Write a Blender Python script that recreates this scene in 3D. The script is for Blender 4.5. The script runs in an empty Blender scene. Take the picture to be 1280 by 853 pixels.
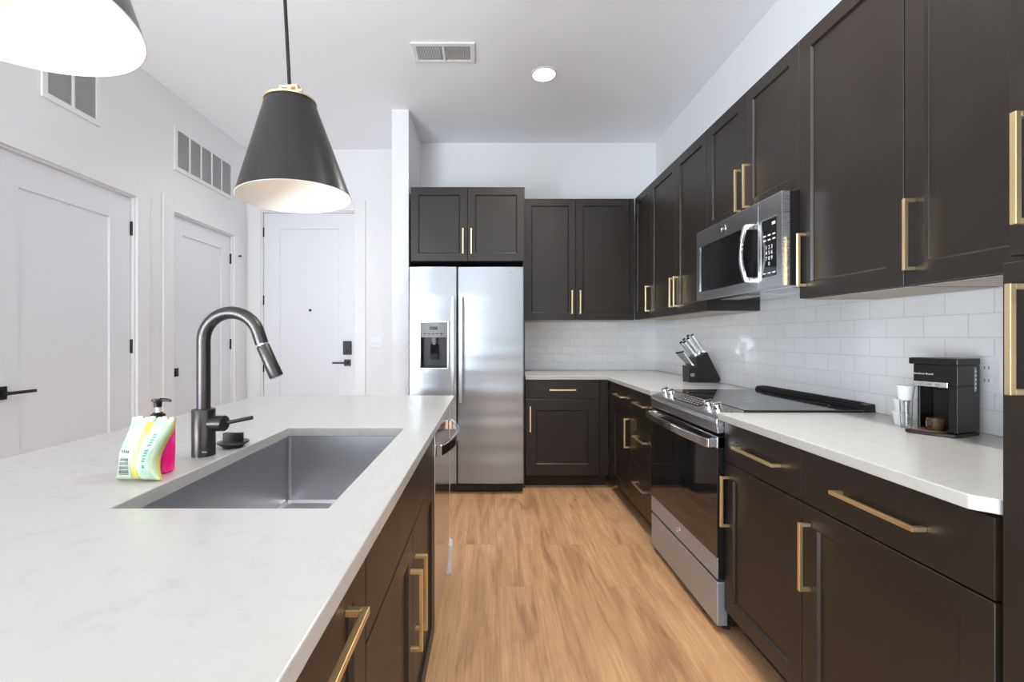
import bpy, bmesh, math, random
from math import pi, sin, cos, radians as R
from mathutils import Vector, Matrix
random.seed(7)
S = bpy.context.scene
COL = S.collection

# ------------------------------------------------------------------ camera, world, light, exposure
CAM_Z = 1.22
cd = bpy.data.cameras.new('camera')
cam = bpy.data.objects.new('camera', cd); COL.objects.link(cam)
cam.location = (0, 0, CAM_Z); cam.rotation_euler = (pi/2, 0, 0)
cd.sensor_fit = 'HORIZONTAL'; cd.sensor_width = 36.0
cd.lens = 560/1280*36
cd.shift_x = (640-612)/1280; cd.shift_y = (423-426.5)/1280
cd.clip_start = 0.02; cd.clip_end = 60
S.camera = cam
S.view_settings.view_transform = 'Standard'; S.view_settings.look = 'None'
S.view_settings.gamma = 1.0; S.view_settings.use_curve_mapping = False
S.view_settings.exposure = 1.57
w = bpy.data.worlds.new('daylight'); S.world = w; w.use_nodes = True
w.node_tree.nodes['Background'].inputs[0].default_value = (0.86, 0.92, 1.0, 1)
w.node_tree.nodes['Background'].inputs[1].default_value = 1.0
try:
    S.cycles.max_bounces = 10; S.cycles.diffuse_bounces = 6; S.cycles.glossy_bounces = 5
    S.cycles.use_denoising = True; S.cycles.caustics_reflective = False; S.cycles.caustics_refractive = False
    S.cycles.sample_clamp_indirect = 6.0
except Exception: pass

def area(name, loc, rot, sx, sy, power, color=(1, 1, 1)):
    l = bpy.data.lights.new(name, 'AREA'); l.shape = 'RECTANGLE'; l.size = sx; l.size_y = sy
    l.energy = power; l.color = color
    o = bpy.data.objects.new(name, l); COL.objects.link(o); o.location = loc; o.rotation_euler = rot
    return o
# daylight through the rear glazing behind the camera; both left lights are added fill
P = dict(rear=2.5, side=148, near=88, spota=70, spotb=70, spotc=0.5, spotd=13, pend=1.2)
DAY = (0.79, 0.90, 1.0)
area('daylight_rear_window', (-0.4, -6.35, 1.50), (R(112), 0, 0), 3.4, 2.5, P['rear'], DAY)
area('added_left_fill', (-2.25, -4.2, 1.30), (R(112), 0, R(-68)), 3.2, 2.2, P['side'], DAY)  # fill light added to even out the far walls, no known window
area('added_near_left_fill', (-2.28, -1.2, 0.86), (R(118), 0, R(-84)), 2.0, 1.4, P['near'], DAY)  # low fill light added for the right-hand tiles and wall
PENDANT_EMIT = P['pend']
DOWNLIGHT_EMIT = 5.0

# ------------------------------------------------------------------ materials
def nt(name):
    m = bpy.data.materials.new(name); m.use_nodes = True
    t = m.node_tree; return m, t, t.nodes['Principled BSDF'], t.nodes, t.links
def mat(name, col, rough=0.5, metal=0.0, spec=0.5, coat=0.0, bump=0.0, bscale=200.0, var=0.0, vscale=8.0, stretch=(1, 1, 1), rvar=0.0):
    m, t, p, N, L = nt(name)
    p.inputs['Base Color'].default_value = (*col, 1); p.inputs['Roughness'].default_value = rough
    p.inputs['Metallic'].default_value = metal; p.inputs['Specular IOR Level'].default_value = spec
    p.inputs['Coat Weight'].default_value = coat
    tc = N.new('ShaderNodeTexCoord'); mp = N.new('ShaderNodeMapping'); L.new(tc.outputs['Object'], mp.inputs[0])
    mp.inputs['Scale'].default_value = stretch
    if var or rvar:
        n = N.new('ShaderNodeTexNoise'); n.inputs['Scale'].default_value = vscale; n.inputs['Detail'].default_value = 5
        L.new(mp.outputs[0], n.inputs['Vector'])
        if var:
            r = N.new('ShaderNodeValToRGB')
            r.color_ramp.elements[0].position = .3; r.color_ramp.elements[1].position = .7
            r.color_ramp.elements[0].color = (*[c*(1-var) for c in col], 1)
            r.color_ramp.elements[1].color = (*[min(1, c*(1+var)) for c in col], 1)
            L.new(n.outputs[0], r.inputs[0]); L.new(r.outputs[0], p.inputs['Base Color'])
        if rvar:
            mr = N.new('ShaderNodeMapRange'); mr.inputs[3].default_value = rough-rvar; mr.inputs[4].default_value = rough+rvar
            L.new(n.outputs[0], mr.inputs[0]); L.new(mr.outputs[0], p.inputs['Roughness'])
    if bump:
        n2 = N.new('ShaderNodeTexNoise'); n2.inputs['Scale'].default_value = bscale; n2.inputs['Detail'].default_value = 3
        L.new(mp.outputs[0], n2.inputs['Vector'])
        b = N.new('ShaderNodeBump'); b.inputs['Strength'].default_value = bump; b.inputs['Distance'].default_value = 0.002
        L.new(n2.outputs[0], b.inputs['Height']); L.new(b.outputs[0], p.inputs['Normal'])
    return m
def emit(name, col, strength):
    m, t, p, N, L = nt(name)
    p.inputs['Base Color'].default_value = (*col, 1)
    p.inputs['Emission Color'].default_value = (*col, 1); p.inputs['Emission Strength'].default_value = strength
    return m
def glass(name, col, rough=0.02, alpha=None):
    m, t, p, N, L = nt(name)
    p.inputs['Base Color'].default_value = (*col, 1); p.inputs['Roughness'].default_value = rough
    p.inputs['Transmission Weight'].default_value = 1.0; p.inputs['IOR'].default_value = 1.45
    return m

M = {}
M['wall'] = mat('wall_paint', (.83, .83, .835), .65, bump=.03, bscale=350)
M['ceil'] = mat('ceiling_paint', (.905, .92, .945), .8, bump=.03, bscale=300)
M['door'] = mat('door_paint', (.785, .80, .83), .38, bump=.01)
M['trim'] = mat('trim_paint', (.82, .82, .825), .35)
M['cab'] = mat('espresso_cabinet', (.0175, .0128, .0098), .38, spec=.42, bump=.05, bscale=260, var=.12, vscale=5, stretch=(1, 1, 1), rvar=.05)
M['under'] = mat('pale_maple_underside', (.50, .42, .36), .5, var=.08, vscale=6)
M['dark'] = mat('dark_recess', (.012, .011, .010), .6)
M['brass'] = mat('brushed_brass', (.95, .73, .40), .32, 1.0, rvar=.05, vscale=60)
M['black'] = mat('matte_black_metal', (.022, .020, .019), .36, .5, rvar=.05, vscale=20)
M['gun'] = mat('gunmetal_black', (.055, .050, .047), .33, .75, rvar=.05, vscale=30)
M['bronze'] = mat('dark_bronze_enamel', (.022, .019, .017), .30, .3)
M['chrome'] = mat('polished_steel', (.78, .78, .79), .12, 1.0)
M['blackplastic'] = mat('black_plastic', (.010, .0092, .0086), .36, spec=.3)
M['blackglass'] = mat('black_glass', (.012, .012, .013), .04, spec=.7)
M['cooktop'] = mat('ceramic_cooktop', (.014, .014, .015), .05, spec=.6)
M['white'] = mat('white_plastic', (.82, .82, .82), .35)
M['shadeinner'] = mat('white_shade_lining', (.88, .86, .82), .6)
M['grille'] = mat('grey_grille', (.66, .66, .67), .6)
M['grilleback'] = mat('grille_shadow_back', (.42, .42, .42), .8)
M['paper'] = mat('white_paper', (.85, .85, .85), .55)
M['mark'] = mat('white_print', (.75, .75, .75), .5)
M['greymark'] = mat('grey_print', (.28, .28, .28), .5)
M['pink'] = mat('pink_soap', (1.0, .012, .22), .18, spec=.6)
M['lidclear'] = mat('clear_plastic_neck', (.55, .55, .55), .15)
M['brown'] = mat('brown_tray', (.14, .075, .045), .22, spec=.6)
M['amber'] = mat('amber_plastic', (.09, .055, .03), .15, spec=.6)
M['clear'] = glass('clear_glass', (.95, .97, .97))
M['window'] = glass('window_glass', (1, 1, 1), 0.0)
M['bulb'] = emit('warm_bulb', (1.0, .83, .62), PENDANT_EMIT)
M['lens'] = emit('downlight_lens', (1.0, .98, .95), DOWNLIGHT_EMIT)
M['bag'] = mat('clear_film', (.55, .58, .50), .2)
M['sponge'] = mat('yellow_sponge', (.66, .55, .10), .8, bump=.3, bscale=400)
M['packpaper'] = mat('pale_label_paper', (.52, .56, .48), .4)
M['green'] = mat('green_print', (.03, .24, .14), .5)
M['bluegreen'] = mat('pale_blue_green_print', (.36, .48, .38), .35, var=.12, vscale=60)
M['palegreen'] = mat('pale_green_film', (.46, .55, .36), .25, var=.08, vscale=40)
M['yellow'] = mat('yellow_print', (.58, .50, .07), .3, var=.12, vscale=60)
M['barcode'] = mat('barcode_grey', (.03, .035, .035), .5)

def steel(name, col, rough, axis, aniso=.5, wob=.0):
    m, t, p, N, L = nt(name)
    p.inputs['Base Color'].default_value = (*col, 1); p.inputs['Metallic'].default_value = 1; p.inputs['Roughness'].default_value = rough
    tc = N.new('ShaderNodeTexCoord'); mp = N.new('ShaderNodeMapping'); L.new(tc.outputs['Object'], mp.inputs[0])
    sc = [500, 500, 500]; sc[axis] = 6; mp.inputs['Scale'].default_value = sc
    n = N.new('ShaderNodeTexNoise'); n.inputs['Scale'].default_value = 1; n.inputs['Detail'].default_value = 2; L.new(mp.outputs[0], n.inputs['Vector'])
    mr = N.new('ShaderNodeMapRange'); mr.inputs[3].default_value = rough-(.015 if wob else .06); mr.inputs[4].default_value = rough+(.02 if wob else .08)
    L.new(n.outputs[0], mr.inputs[0]); L.new(mr.outputs[0], p.inputs['Roughness'])
    b = N.new('ShaderNodeBump'); b.inputs['Strength'].default_value = .0 if wob else .06; b.inputs['Distance'].default_value = .0006
    L.new(n.outputs[0], b.inputs['Height'])
    if wob:                                       # the slight pressed waviness of sheet steel
        n3 = N.new('ShaderNodeTexNoise'); n3.inputs['Scale'].default_value = 2.2; n3.inputs['Detail'].default_value = 1
        mp3 = N.new('ShaderNodeMapping'); mp3.inputs['Scale'].default_value = (.04, .04, 2.0); L.new(tc.outputs['Object'], mp3.inputs[0]); L.new(mp3.outputs[0], n3.inputs['Vector'])
        b3 = N.new('ShaderNodeBump'); b3.inputs['Strength'].default_value = wob; b3.inputs['Distance'].default_value = .02
        L.new(n3.outputs[0], b3.inputs['Height']); L.new(b.outputs[0], b3.inputs['Normal']); L.new(b3.outputs[0], p.inputs['Normal'])
    else: L.new(b.outputs[0], p.inputs['Normal'])
    return m
M['steelx'] = steel('brushed_steel_fridge', (.335, .35, .365), .26, 0, wob=.9)
M['steelx'].node_tree.nodes['Principled BSDF'].inputs['Metallic'].default_value = .62
M['steely'] = steel('brushed_steel_appliance', (.62, .62, .63), .27, 1)
M['steeldw'] = steel('bright_steel_dishwasher', (.66, .65, .65), .13, 1)
M['steelsink'] = steel('brushed_steel_sink', (.50, .50, .51), .34, 1)

M['steelrange'] = steel('satin_steel_range', (.40, .425, .455), .36, 1)
M['steelrange'].node_tree.nodes['Principled BSDF'].inputs['Metallic'].default_value = .65
def quartz():
    m, t, p, N, L = nt('white_quartz')
    tc = N.new('ShaderNodeTexCoord')
    n = N.new('ShaderNodeTexNoise'); n.inputs['Scale'].default_value = 26; n.inputs['Detail'].default_value = 8; n.inputs['Roughness'].default_value = .65
    L.new(tc.outputs['Object'], n.inputs['Vector'])
    r = N.new('ShaderNodeValToRGB'); r.color_ramp.elements[0].position = .30; r.color_ramp.elements[0].color = (.435, .42, .395, 1)
    r.color_ramp.elements[1].position = .46; r.color_ramp.elements[1].color = (.472, .458, .43, 1)
    L.new(n.outputs[0], r.inputs[0]); L.new(r.outputs[0], p.inputs['Base Color'])
    p.inputs['Roughness'].default_value = .22; p.inputs['Specular IOR Level'].default_value = .45
    return m
M['quartz'] = quartz()

def tile(name, axis):
    m, t, p, N, L = nt(name)
    tc = N.new('ShaderNodeTexCoord'); sp = N.new('ShaderNodeSeparateXYZ'); L.new(tc.outputs['Object'], sp.inputs[0])
    sub = N.new('ShaderNodeMath'); sub.operation = 'SUBTRACT'; sub.inputs[1].default_value = .914; L.new(sp.outputs[2], sub.inputs[0])
    add = N.new('ShaderNodeMath'); add.operation = 'ADD'; add.inputs[1].default_value = 10*.1545-.022 if axis == 1 else 10*.1545; L.new(sp.outputs[axis], add.inputs[0])
    cb = N.new('ShaderNodeCombineXYZ'); L.new(add.outputs[0], cb.inputs[0]); L.new(sub.outputs[0], cb.inputs[1])
    br = N.new('ShaderNodeTexBrick'); br.offset = .5; br.offset_frequency = 2; br.squash = 1
    br.inputs['Scale'].default_value = 1; br.inputs['Brick Width'].default_value = .1545; br.inputs['Row Height'].default_value = .0772
    br.inputs['Mortar Size'].default_value = .0016; br.inputs['Mortar Smooth'].default_value = .25
    br.inputs['Color1'].default_value = (.86, .855, .85, 1); br.inputs['Color2'].default_value = (.82, .815, .81, 1)
    br.inputs['Mortar'].default_value = (.70, .695, .69, 1)
    L.new(cb.outputs[0], br.inputs['Vector']); L.new(br.outputs['Color'], p.inputs['Base Color'])
    b = N.new('ShaderNodeBump'); b.invert = True; b.inputs['Strength'].default_value = .6; b.inputs['Distance'].default_value = .0015
    L.new(br.outputs['Fac'], b.inputs['Height'])
    n = N.new('ShaderNodeTexNoise'); n.inputs['Scale'].default_value = 9; L.new(tc.outputs['Object'], n.inputs['Vector'])
    b2 = N.new('ShaderNodeBump'); b2.inputs['Strength'].default_value = .12; b2.inputs['Distance'].default_value = .01
    L.new(n.outputs[0], b2.inputs['Height']); L.new(b.outputs[0], b2.inputs['Normal']); L.new(b2.outputs[0], p.inputs['Normal'])
    p.inputs['Roughness'].default_value = .13
    return m
M['tiley'] = tile('subway_tile_right', 1); M['tilex'] = tile('subway_tile_back', 0)

def wood_floor():
    m, t, p, N, L = nt('oak_plank_floor')
    tc = N.new('ShaderNodeTexCoord'); sp = N.new('ShaderNodeSeparateXYZ'); L.new(tc.outputs['Object'], sp.inputs[0])
    cb = N.new('ShaderNodeCombineXYZ'); L.new(sp.outputs[1], cb.inputs[0]); L.new(sp.outputs[0], cb.inputs[1])
    mp = N.new('ShaderNodeMapping'); mp.inputs['Location'].default_value = (8.33, 8.06, 0); L.new(cb.outputs[0], mp.inputs[0])
    br = N.new('ShaderNodeTexBrick'); br.offset = .37; br.offset_frequency = 3; br.squash = 1
    br.inputs['Scale'].default_value = 1; br.inputs['Brick Width'].default_value = 1.22; br.inputs['Row Height'].default_value = .18
    br.inputs['Mortar Size'].default_value = .0010; br.inputs['Mortar Smooth'].default_value = .1
    br.inputs['Color1'].default_value = (0, 0, 0, 1); br.inputs['Color2'].default_value = (1, 1, 1, 1); br.inputs['Mortar'].default_value = (.5, .5, .5, 1)
    L.new(mp.outputs[0], br.inputs['Vector'])
    # each plank shifts its own grain
    mul = N.new('ShaderNodeVectorMath'); mul.operation = 'SCALE'; mul.inputs['Scale'].default_value = 7.0; L.new(br.outputs['Color'], mul.inputs[0])
    addv = N.new('ShaderNodeVectorMath'); addv.operation = 'ADD'; L.new(tc.outputs['Object'], addv.inputs[0]); L.new(mul.outputs[0], addv.inputs[1])
    g1 = N.new('ShaderNodeMapping'); g1.inputs['Scale'].default_value = (62, 1.9, 1); L.new(addv.outputs[0], g1.inputs[0])
    n1 = N.new('ShaderNodeTexNoise'); n1.inputs['Scale'].default_value = 1.6; n1.inputs['Detail'].default_value = 6; n1.inputs['Roughness'].default_value = .6; n1.inputs['Distortion'].default_value = .5
    L.new(g1.outputs[0], n1.inputs['Vector'])
    g2 = N.new('ShaderNodeMapping'); g2.inputs['Scale'].default_value = (7, .95, 1); L.new(addv.outputs[0], g2.inputs[0])
    n2 = N.new('ShaderNodeTexNoise'); n2.inputs['Scale'].default_value = 1.3; n2.inputs['Detail'].default_value = 4; n2.inputs['Distortion'].default_value = 1.2
    L.new(g2.outputs[0], n2.inputs['Vector'])
    r1 = N.new('ShaderNodeValToRGB'); e = r1.color_ramp.elements
    e[0].position = .26; e[0].color = (.27, .138, .066, 1); e[1].position = .72; e[1].color = (.575, .34, .178, 1)
    k = r1.color_ramp.elements.new(.48); k.color = (.475, .267, .133, 1)
    L.new(n2.outputs[0], r1.inputs[0])
    r2 = N.new('ShaderNodeValToRGB'); e = r2.color_ramp.elements
    e[0].position = .30; e[0].color = (.60, .55, .50, 1); e[1].position = .62; e[1].color = (1.08, 1.06, 1.04, 1)
    L.new(n1.outputs[0], r2.inputs[0])
    mx = N.new('ShaderNodeMix'); mx.data_type = 'RGBA'; mx.blend_type = 'MULTIPLY'; mx.inputs[0].default_value = .58
    L.new(r1.outputs[0], mx.inputs[6]); L.new(r2.outputs[0], mx.inputs[7])
    g3 = N.new('ShaderNodeMapping'); g3.inputs['Scale'].default_value = (5.0, .75, 1); L.new(addv.outputs[0], g3.inputs[0])
    n3 = N.new('ShaderNodeTexNoise'); n3.inputs['Scale'].default_value = 1.0; n3.inputs['Detail'].default_value = 1; L.new(g3.outputs[0], n3.inputs['Vector'])
    k3 = N.new('ShaderNodeMath'); k3.operation = 'MULTIPLY'; k3.inputs[1].default_value = 150; L.new(n3.outputs[0], k3.inputs[0])
    s3 = N.new('ShaderNodeMath'); s3.operation = 'SINE'; L.new(k3.outputs[0], s3.inputs[0])
    r3 = N.new('ShaderNodeMapRange'); r3.inputs[1].default_value = -1; r3.inputs[3].default_value = .965; r3.inputs[4].default_value = 1.025; L.new(s3.outputs[0], r3.inputs[0])
    mx3 = N.new('ShaderNodeVectorMath'); mx3.operation = 'SCALE'; L.new(mx.outputs[2], mx3.inputs[0]); L.new(r3.outputs[0], mx3.inputs['Scale'])
    pr = N.new('ShaderNodeMapRange'); pr.inputs[3].default_value = .94; pr.inputs[4].default_value = 1.06; L.new(br.outputs['Color'], pr.inputs[0])
    sc = N.new('ShaderNodeVectorMath'); sc.operation = 'SCALE'; L.new(mx3.outputs[0], sc.inputs[0]); L.new(pr.outputs[0], sc.inputs['Scale'])
    jm = N.new('ShaderNodeMix'); jm.data_type = 'RGBA'; L.new(br.outputs['Fac'], jm.inputs[0]); L.new(sc.outputs[0], jm.inputs[6]); jm.inputs[7].default_value = (.36, .21, .115, 1)
    L.new(jm.outputs[2], p.inputs['Base Color'])
    b = N.new('ShaderNodeBump'); b.inputs['Strength'].default_value = .12; b.inputs['Distance'].default_value = .001
    L.new(n1.outputs[0], b.inputs['Height']); L.new(b.outputs[0], p.inputs['Normal'])
    p.inputs['Roughness'].default_value = .42; p.inputs['Specular IOR Level'].default_value = .4
    return m
M['floor'] = wood_floor()

# ------------------------------------------------------------------ mesh helpers
def NB(): return bmesh.new()
def box(bm, x0, x1, y0, y1, z0, z1, mi=0):
    vs = [bm.verts.new((x, y, z)) for z in (z0, z1) for y in (y0, y1) for x in (x0, x1)]
    for f in ((0, 2, 3, 1), (4, 5, 7, 6), (0, 1, 5, 4), (2, 6, 7, 3), (0, 4, 6, 2), (1, 3, 7, 5)):
        bm.faces.new([vs[i] for i in f]).material_index = mi
    return vs
def prism(bm, pts, a0, a1, axis='z', mi=0):
    """polygon pts extruded: axis z -> (x,y), axis y -> (x,z), axis x -> (y,z)"""
    def P(p, a): return {'z': (p[0], p[1], a), 'y': (p[0], a, p[1]), 'x': (a, p[0], p[1])}[axis]
    A = [bm.verts.new(P(p, a0)) for p in pts]; B = [bm.verts.new(P(p, a1)) for p in pts]
    n = len(pts); fs = [bm.faces.new(A), bm.faces.new(B[::-1])]
    for i in range(n): fs.append(bm.faces.new((A[i], B[i], B[(i+1) % n], A[(i+1) % n])))
    for f in fs: f.material_index = mi
    bmesh.ops.recalc_face_normals(bm, faces=fs)
    return A+B
def lathe(bm, prof, c=(0, 0, 0), n=40, axis='z', mi=0, smooth=True, mis=None):
    """prof: list of (radius, height)"""
    rings = []
    def P(x, y, h):
        if axis == 'z': return (c[0]+x, c[1]+y, c[2]+h)
        if axis == 'y': return (c[0]+x, c[1]+h, c[2]+y)
        return (c[0]+h, c[1]+x, c[2]+y)
    for r, h in prof:
        if r < 1e-6: rings.append([bm.verts.new(P(0, 0, h))])
        else: rings.append([bm.verts.new(P(r*cos(2*pi*i/n), r*sin(2*pi*i/n), h)) for i in range(n)])
    fs = []
    for k in range(len(rings)-1):
        a, b = rings[k], rings[k+1]; m = mis[k] if mis else mi
        for i in range(n):
            j = (i+1) % n
            if len(a) == 1 and len(b) == 1: continue
            if len(a) == 1: f = bm.faces.new((a[0], b[i], b[j]))
            elif len(b) == 1: f = bm.faces.new((a[i], b[0], a[j]))
            else: f = bm.faces.new((a[i], b[i], b[j], a[j]))
            f.material_index = m; f.smooth = smooth; fs.append(f)
    bmesh.ops.recalc_face_normals(bm, faces=fs)
def tube(bm, pts, r, n=16, mi=0, caps=True, flat=None):
    """sweep a circle (or a flat section flat=(half_u, half_v) with u across 'side') along pts; r may be a list"""
    pts = [Vector(p) for p in pts]; rings = []; prev = None
    for i, p in enumerate(pts):
        d = (pts[min(i+1, len(pts)-1)]-pts[max(i-1, 0)]).normalized()
        if prev is None:
            up = Vector((0, 0, 1)) if abs(d.z) < .9 else Vector((0, 1, 0))
            u = d.cross(up).normalized()
        else: u = (prev-d*prev.dot(d)).normalized()
        v = d.cross(u); prev = u
        rr = r[i] if isinstance(r, (list, tuple)) else r
        if flat: ring = [bm.verts.new(p+u*a*flat[0]+v*b*flat[1]) for a, b in ((1, 1), (-1, 1), (-1, -1), (1, -1))]
        else: ring = [bm.verts.new(p+u*rr*cos(2*pi*k/n)+v*rr*sin(2*pi*k/n)) for k in range(n)]
        rings.append(ring)
    fs = []; m = len(rings[0])
    for a, b in zip(rings, rings[1:]):
        for k in range(m):
            f = bm.faces.new((a[k], a[(k+1) % m], b[(k+1) % m], b[k])); f.smooth = not flat; f.material_index = mi; fs.append(f)
    if caps:
        for rg in (rings[0], rings[-1]):
            f = bm.faces.new(rg); f.material_index = mi; fs.append(f)
    bmesh.ops.recalc_face_normals(bm, faces=fs)
def cyl(bm, p0, p1, r, n=24, mi=0): tube(bm, [p0, p1], r, n, mi)
def tag(o, label=None, cat=None, group=None, kind=None):
    if label: o['label'] = label
    if cat: o['category'] = cat
    if group: o['group'] = group
    if kind: o['kind'] = kind
    return o
def obj(name, bm, mats, parent=None, bevel=0.0, seg=2, loc=None, rot=None, label=None):
    me = bpy.data.meshes.new(name); bm.normal_update(); bm.to_mesh(me); bm.free()
    for m in (mats if isinstance(mats, (list, tuple)) else [mats]): me.materials.append(M[m])
    if any(p.use_smooth for p in me.polygons): me.set_sharp_from_angle(angle=R(40))
    o = bpy.data.objects.new(name, me); COL.objects.link(o)
    if loc: o.location = loc
    if rot: o.rotation_euler = rot
    if parent: o.parent = parent
    if bevel:
        b = o.modifiers.new('bevel', 'BEVEL'); b.width = bevel; b.segments = seg; b.limit_method = 'ANGLE'; b.angle_limit = R(40)
    if label: o['label'] = label
    return o
def thing(name, label, cat, loc=(0, 0, 0), rz=0.0, group=None, kind=None):
    o = bpy.data.objects.new(name, None); COL.objects.link(o); o.empty_display_size = .1
    o.location = loc; o.rotation_euler = (0, 0, rz)
    return tag(o, label, cat, group, kind)
def text_mesh(body, size, mat4, depth=.0004, align='CENTER'):
    cu = bpy.data.curves.new('lettering', 'FONT'); cu.body = body; cu.size = size; cu.extrude = depth
    cu.align_x = align; cu.align_y = 'CENTER'; cu.resolution_u = 2
    t = bpy.data.objects.new('lettering', cu); COL.objects.link(t)
    bpy.context.view_layer.update()
    me = bpy.data.meshes.new_from_object(t.evaluated_get(bpy.context.evaluated_depsgraph_get()))
    bpy.data.objects.remove(t); bpy.data.curves.remove(cu)
    me.transform(mat4); bm = bmesh.new(); bm.from_mesh(me); bpy.data.meshes.remove(me)
    for f in bm.faces: f.material_index = 0
    return bm
FRONT = Matrix.Rotation(R(90), 4, 'X')      # lettering standing in the local x-z plane, read from -y

# ------------------------------------------------------------------ the room shell
XW, YB, YE, XL, HC = 1.60, 4.31, 4.46, -2.42, 3.10      # right wall, kitchen back wall, entry wall, left wall, ceiling
YR = -6.5
def struct(name, bm, m, label, cat, bevel=0.0):
    return tag(obj(name, bm, m, None, bevel), label, cat, None, 'structure')
bm = NB(); box(bm, XL-.12, XW+.12, YR-.12, YE+.14, -.08, 0); struct('floor', bm, 'floor', 'honey oak wood plank floor of the kitchen', 'floor')
bm = NB(); box(bm, XL-.12, XW+.12, YR-.12, YE+.14, HC, HC+.1); struct('ceiling', bm, 'ceil', 'flat white painted ceiling above the kitchen', 'ceiling')
bm = NB(); box(bm, XW, XW+.12, YR-.12, YE+.14, 0, HC); struct('wall_right', bm, 'wall', 'white wall behind the right-hand cabinet run', 'wall')
bm = NB(); box(bm, -.665, XW, YB, YE+.14, 0, HC); struct('wall_back', bm, 'wall', 'white wall above the fridge and back cabinets', 'wall')
bm = NB(); box(bm, -.802, -.665, 3.68, YE+.14, 0, HC); struct('wall_partition', bm, 'wall', 'narrow white wall end standing left of the fridge', 'wall')
D3 = (-2.272, -1.338, 2.485)
bm = NB(); box(bm, XL-.12, D3[0], YE, YE+.14, 0, HC); box(bm, D3[1], -.802, YE, YE+.14, 0, HC); box(bm, D3[0], D3[1], YE, YE+.14, D3[2], HC)
struct('wall_entry', bm, 'wall', 'white entry wall around the tall entry door', 'wall')
D1 = (2.14, 3.06, 2.186); D2 = (3.413, 4.225, 2.186)
SW = (-5.9, -2.5, .12, 2.50); NW = (-2.2, -.15, .12, 2.50)
bm = NB(); x0, x1 = XL-.12, XL
box(bm, x0, x1, YR, SW[0], 0, HC); box(bm, x0, x1, SW[0], SW[1], 0, SW[2]); box(bm, x0, x1, SW[0], SW[1], SW[3], HC)
box(bm, x0, x1, SW[1], NW[0], 0, HC); box(bm, x0, x1, NW[0], NW[1], 0, NW[2]); box(bm, x0, x1, NW[0], NW[1], NW[3], HC); box(bm, x0, x1, NW[1], D1[0], 0, HC); box(bm, x0, x1, D1[0], D1[1], D1[2], HC); box(bm, x0, x1, D1[1], D2[0], 0, HC)
box(bm, x0, x1, D2[0], D2[1], D2[2], HC); box(bm, x0, x1, D2[1], YE, 0, HC)
struct('wall_left', bm, 'wall', 'white wall on the left holding two panel doors', 'wall')
RW = (-2.1, 1.3, .25, 2.75)
bm = NB(); box(bm, XL-.12, RW[0], YR-.12, YR, 0, HC); box(bm, RW[1], XW+.12, YR-.12, YR, 0, HC)
box(bm, RW[0], RW[1], YR-.12, YR, 0, RW[2]); box(bm, RW[0], RW[1], YR-.12, YR, RW[3], HC)
struct('wall_rear', bm, 'wall', 'white wall with wide glazing behind the viewer', 'wall')
# rear window behind the viewer, then two added ones on the left
wn = thing('window_1', 'wide three-light window in the wall behind the viewer', 'window', ((RW[0]+RW[1])/2, YR-.06, RW[2]), 0, None, 'structure')
hw = (RW[1]-RW[0])/2; hh = RW[3]-RW[2]
bm = NB(); box(bm, -hw, hw, -.03, .03, 0, .06); box(bm, -hw, hw, -.03, .03, hh-.06, hh)
for k in range(4):
    c = -hw+.03+k*(2*hw-.06)/3; box(bm, c-.03, c+.03, -.03, .03, .06, hh-.06)
obj('window_frame', bm, 'trim', wn)
bm = NB(); box(bm, -hw+.06, hw-.06, -.004, .004, .06, hh-.06); obj('pane', bm, 'window', wn)
wn = thing('added_window_2', 'added unseen two-light side window behind the viewer on the left', 'window', (XL-.06, (SW[0]+SW[1])/2, SW[2]), R(90), None, 'structure')  # unseen window invented to go with the left fill light
hw = (SW[1]-SW[0])/2; hh = SW[3]-SW[2]
bm = NB(); box(bm, -hw, hw, -.03, .03, 0, .06); box(bm, -hw, hw, -.03, .03, hh-.06, hh)
for c in (-hw+.03, 0, hw-.03): box(bm, c-.03, c+.03, -.03, .03, .06, hh-.06)
obj('window_frame', bm, 'trim', wn)
bm = NB(); box(bm, -hw+.06, hw-.06, -.004, .004, .06, hh-.06); obj('pane', bm, 'window', wn)

wn = thing('added_window_3', 'added unseen narrower left window just behind the viewer', 'window', (XL-.06, (NW[0]+NW[1])/2, NW[2]), R(90), None, 'structure')  # unseen window invented around the near fill light
hw = (NW[1]-NW[0])/2; hh = NW[3]-NW[2]
bm = NB(); box(bm, -hw, hw, -.03, .03, 0, .06); box(bm, -hw, hw, -.03, .03, hh-.06, hh)
for c in (-hw+.03, 0, hw-.03): box(bm, c-.03, c+.03, -.03, .03, .06, hh-.06)
obj('window_frame', bm, 'trim', wn)
bm = NB(); box(bm, -hw+.06, hw-.06, -.004, .004, .06, hh-.06); obj('pane', bm, 'window', wn)

# tiled splashbacks (thin tiled skins on the two walls)
bm = NB(); box(bm, XW-.008, XW, .85, YB-.008, .914, 1.436); struct('trim_1', bm, 'tiley', 'white subway tile splashback along the right wall', 'tile splashback')
bm = NB(); box(bm, .29, XW-.008, YB-.008, YB, .914, 1.40); struct('trim_2', bm, 'tilex', 'white subway tile splashback on the back wall by the fridge', 'tile splashback')
# baseboards
bm = NB(); box(bm, XL, XL+.014, D1[1]+.11, D2[0]-.11, 0, .13); struct('baseboard_left', bm, 'trim', 'white baseboard between the two left-hand doors', 'baseboard', .003)
bm = NB(); box(bm, D3[1]+.12, -.802, YE-.014, YE, 0, .13); struct('baseboard_entry', bm, 'trim', 'white baseboard right of the entry door', 'baseboard', .003)

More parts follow.
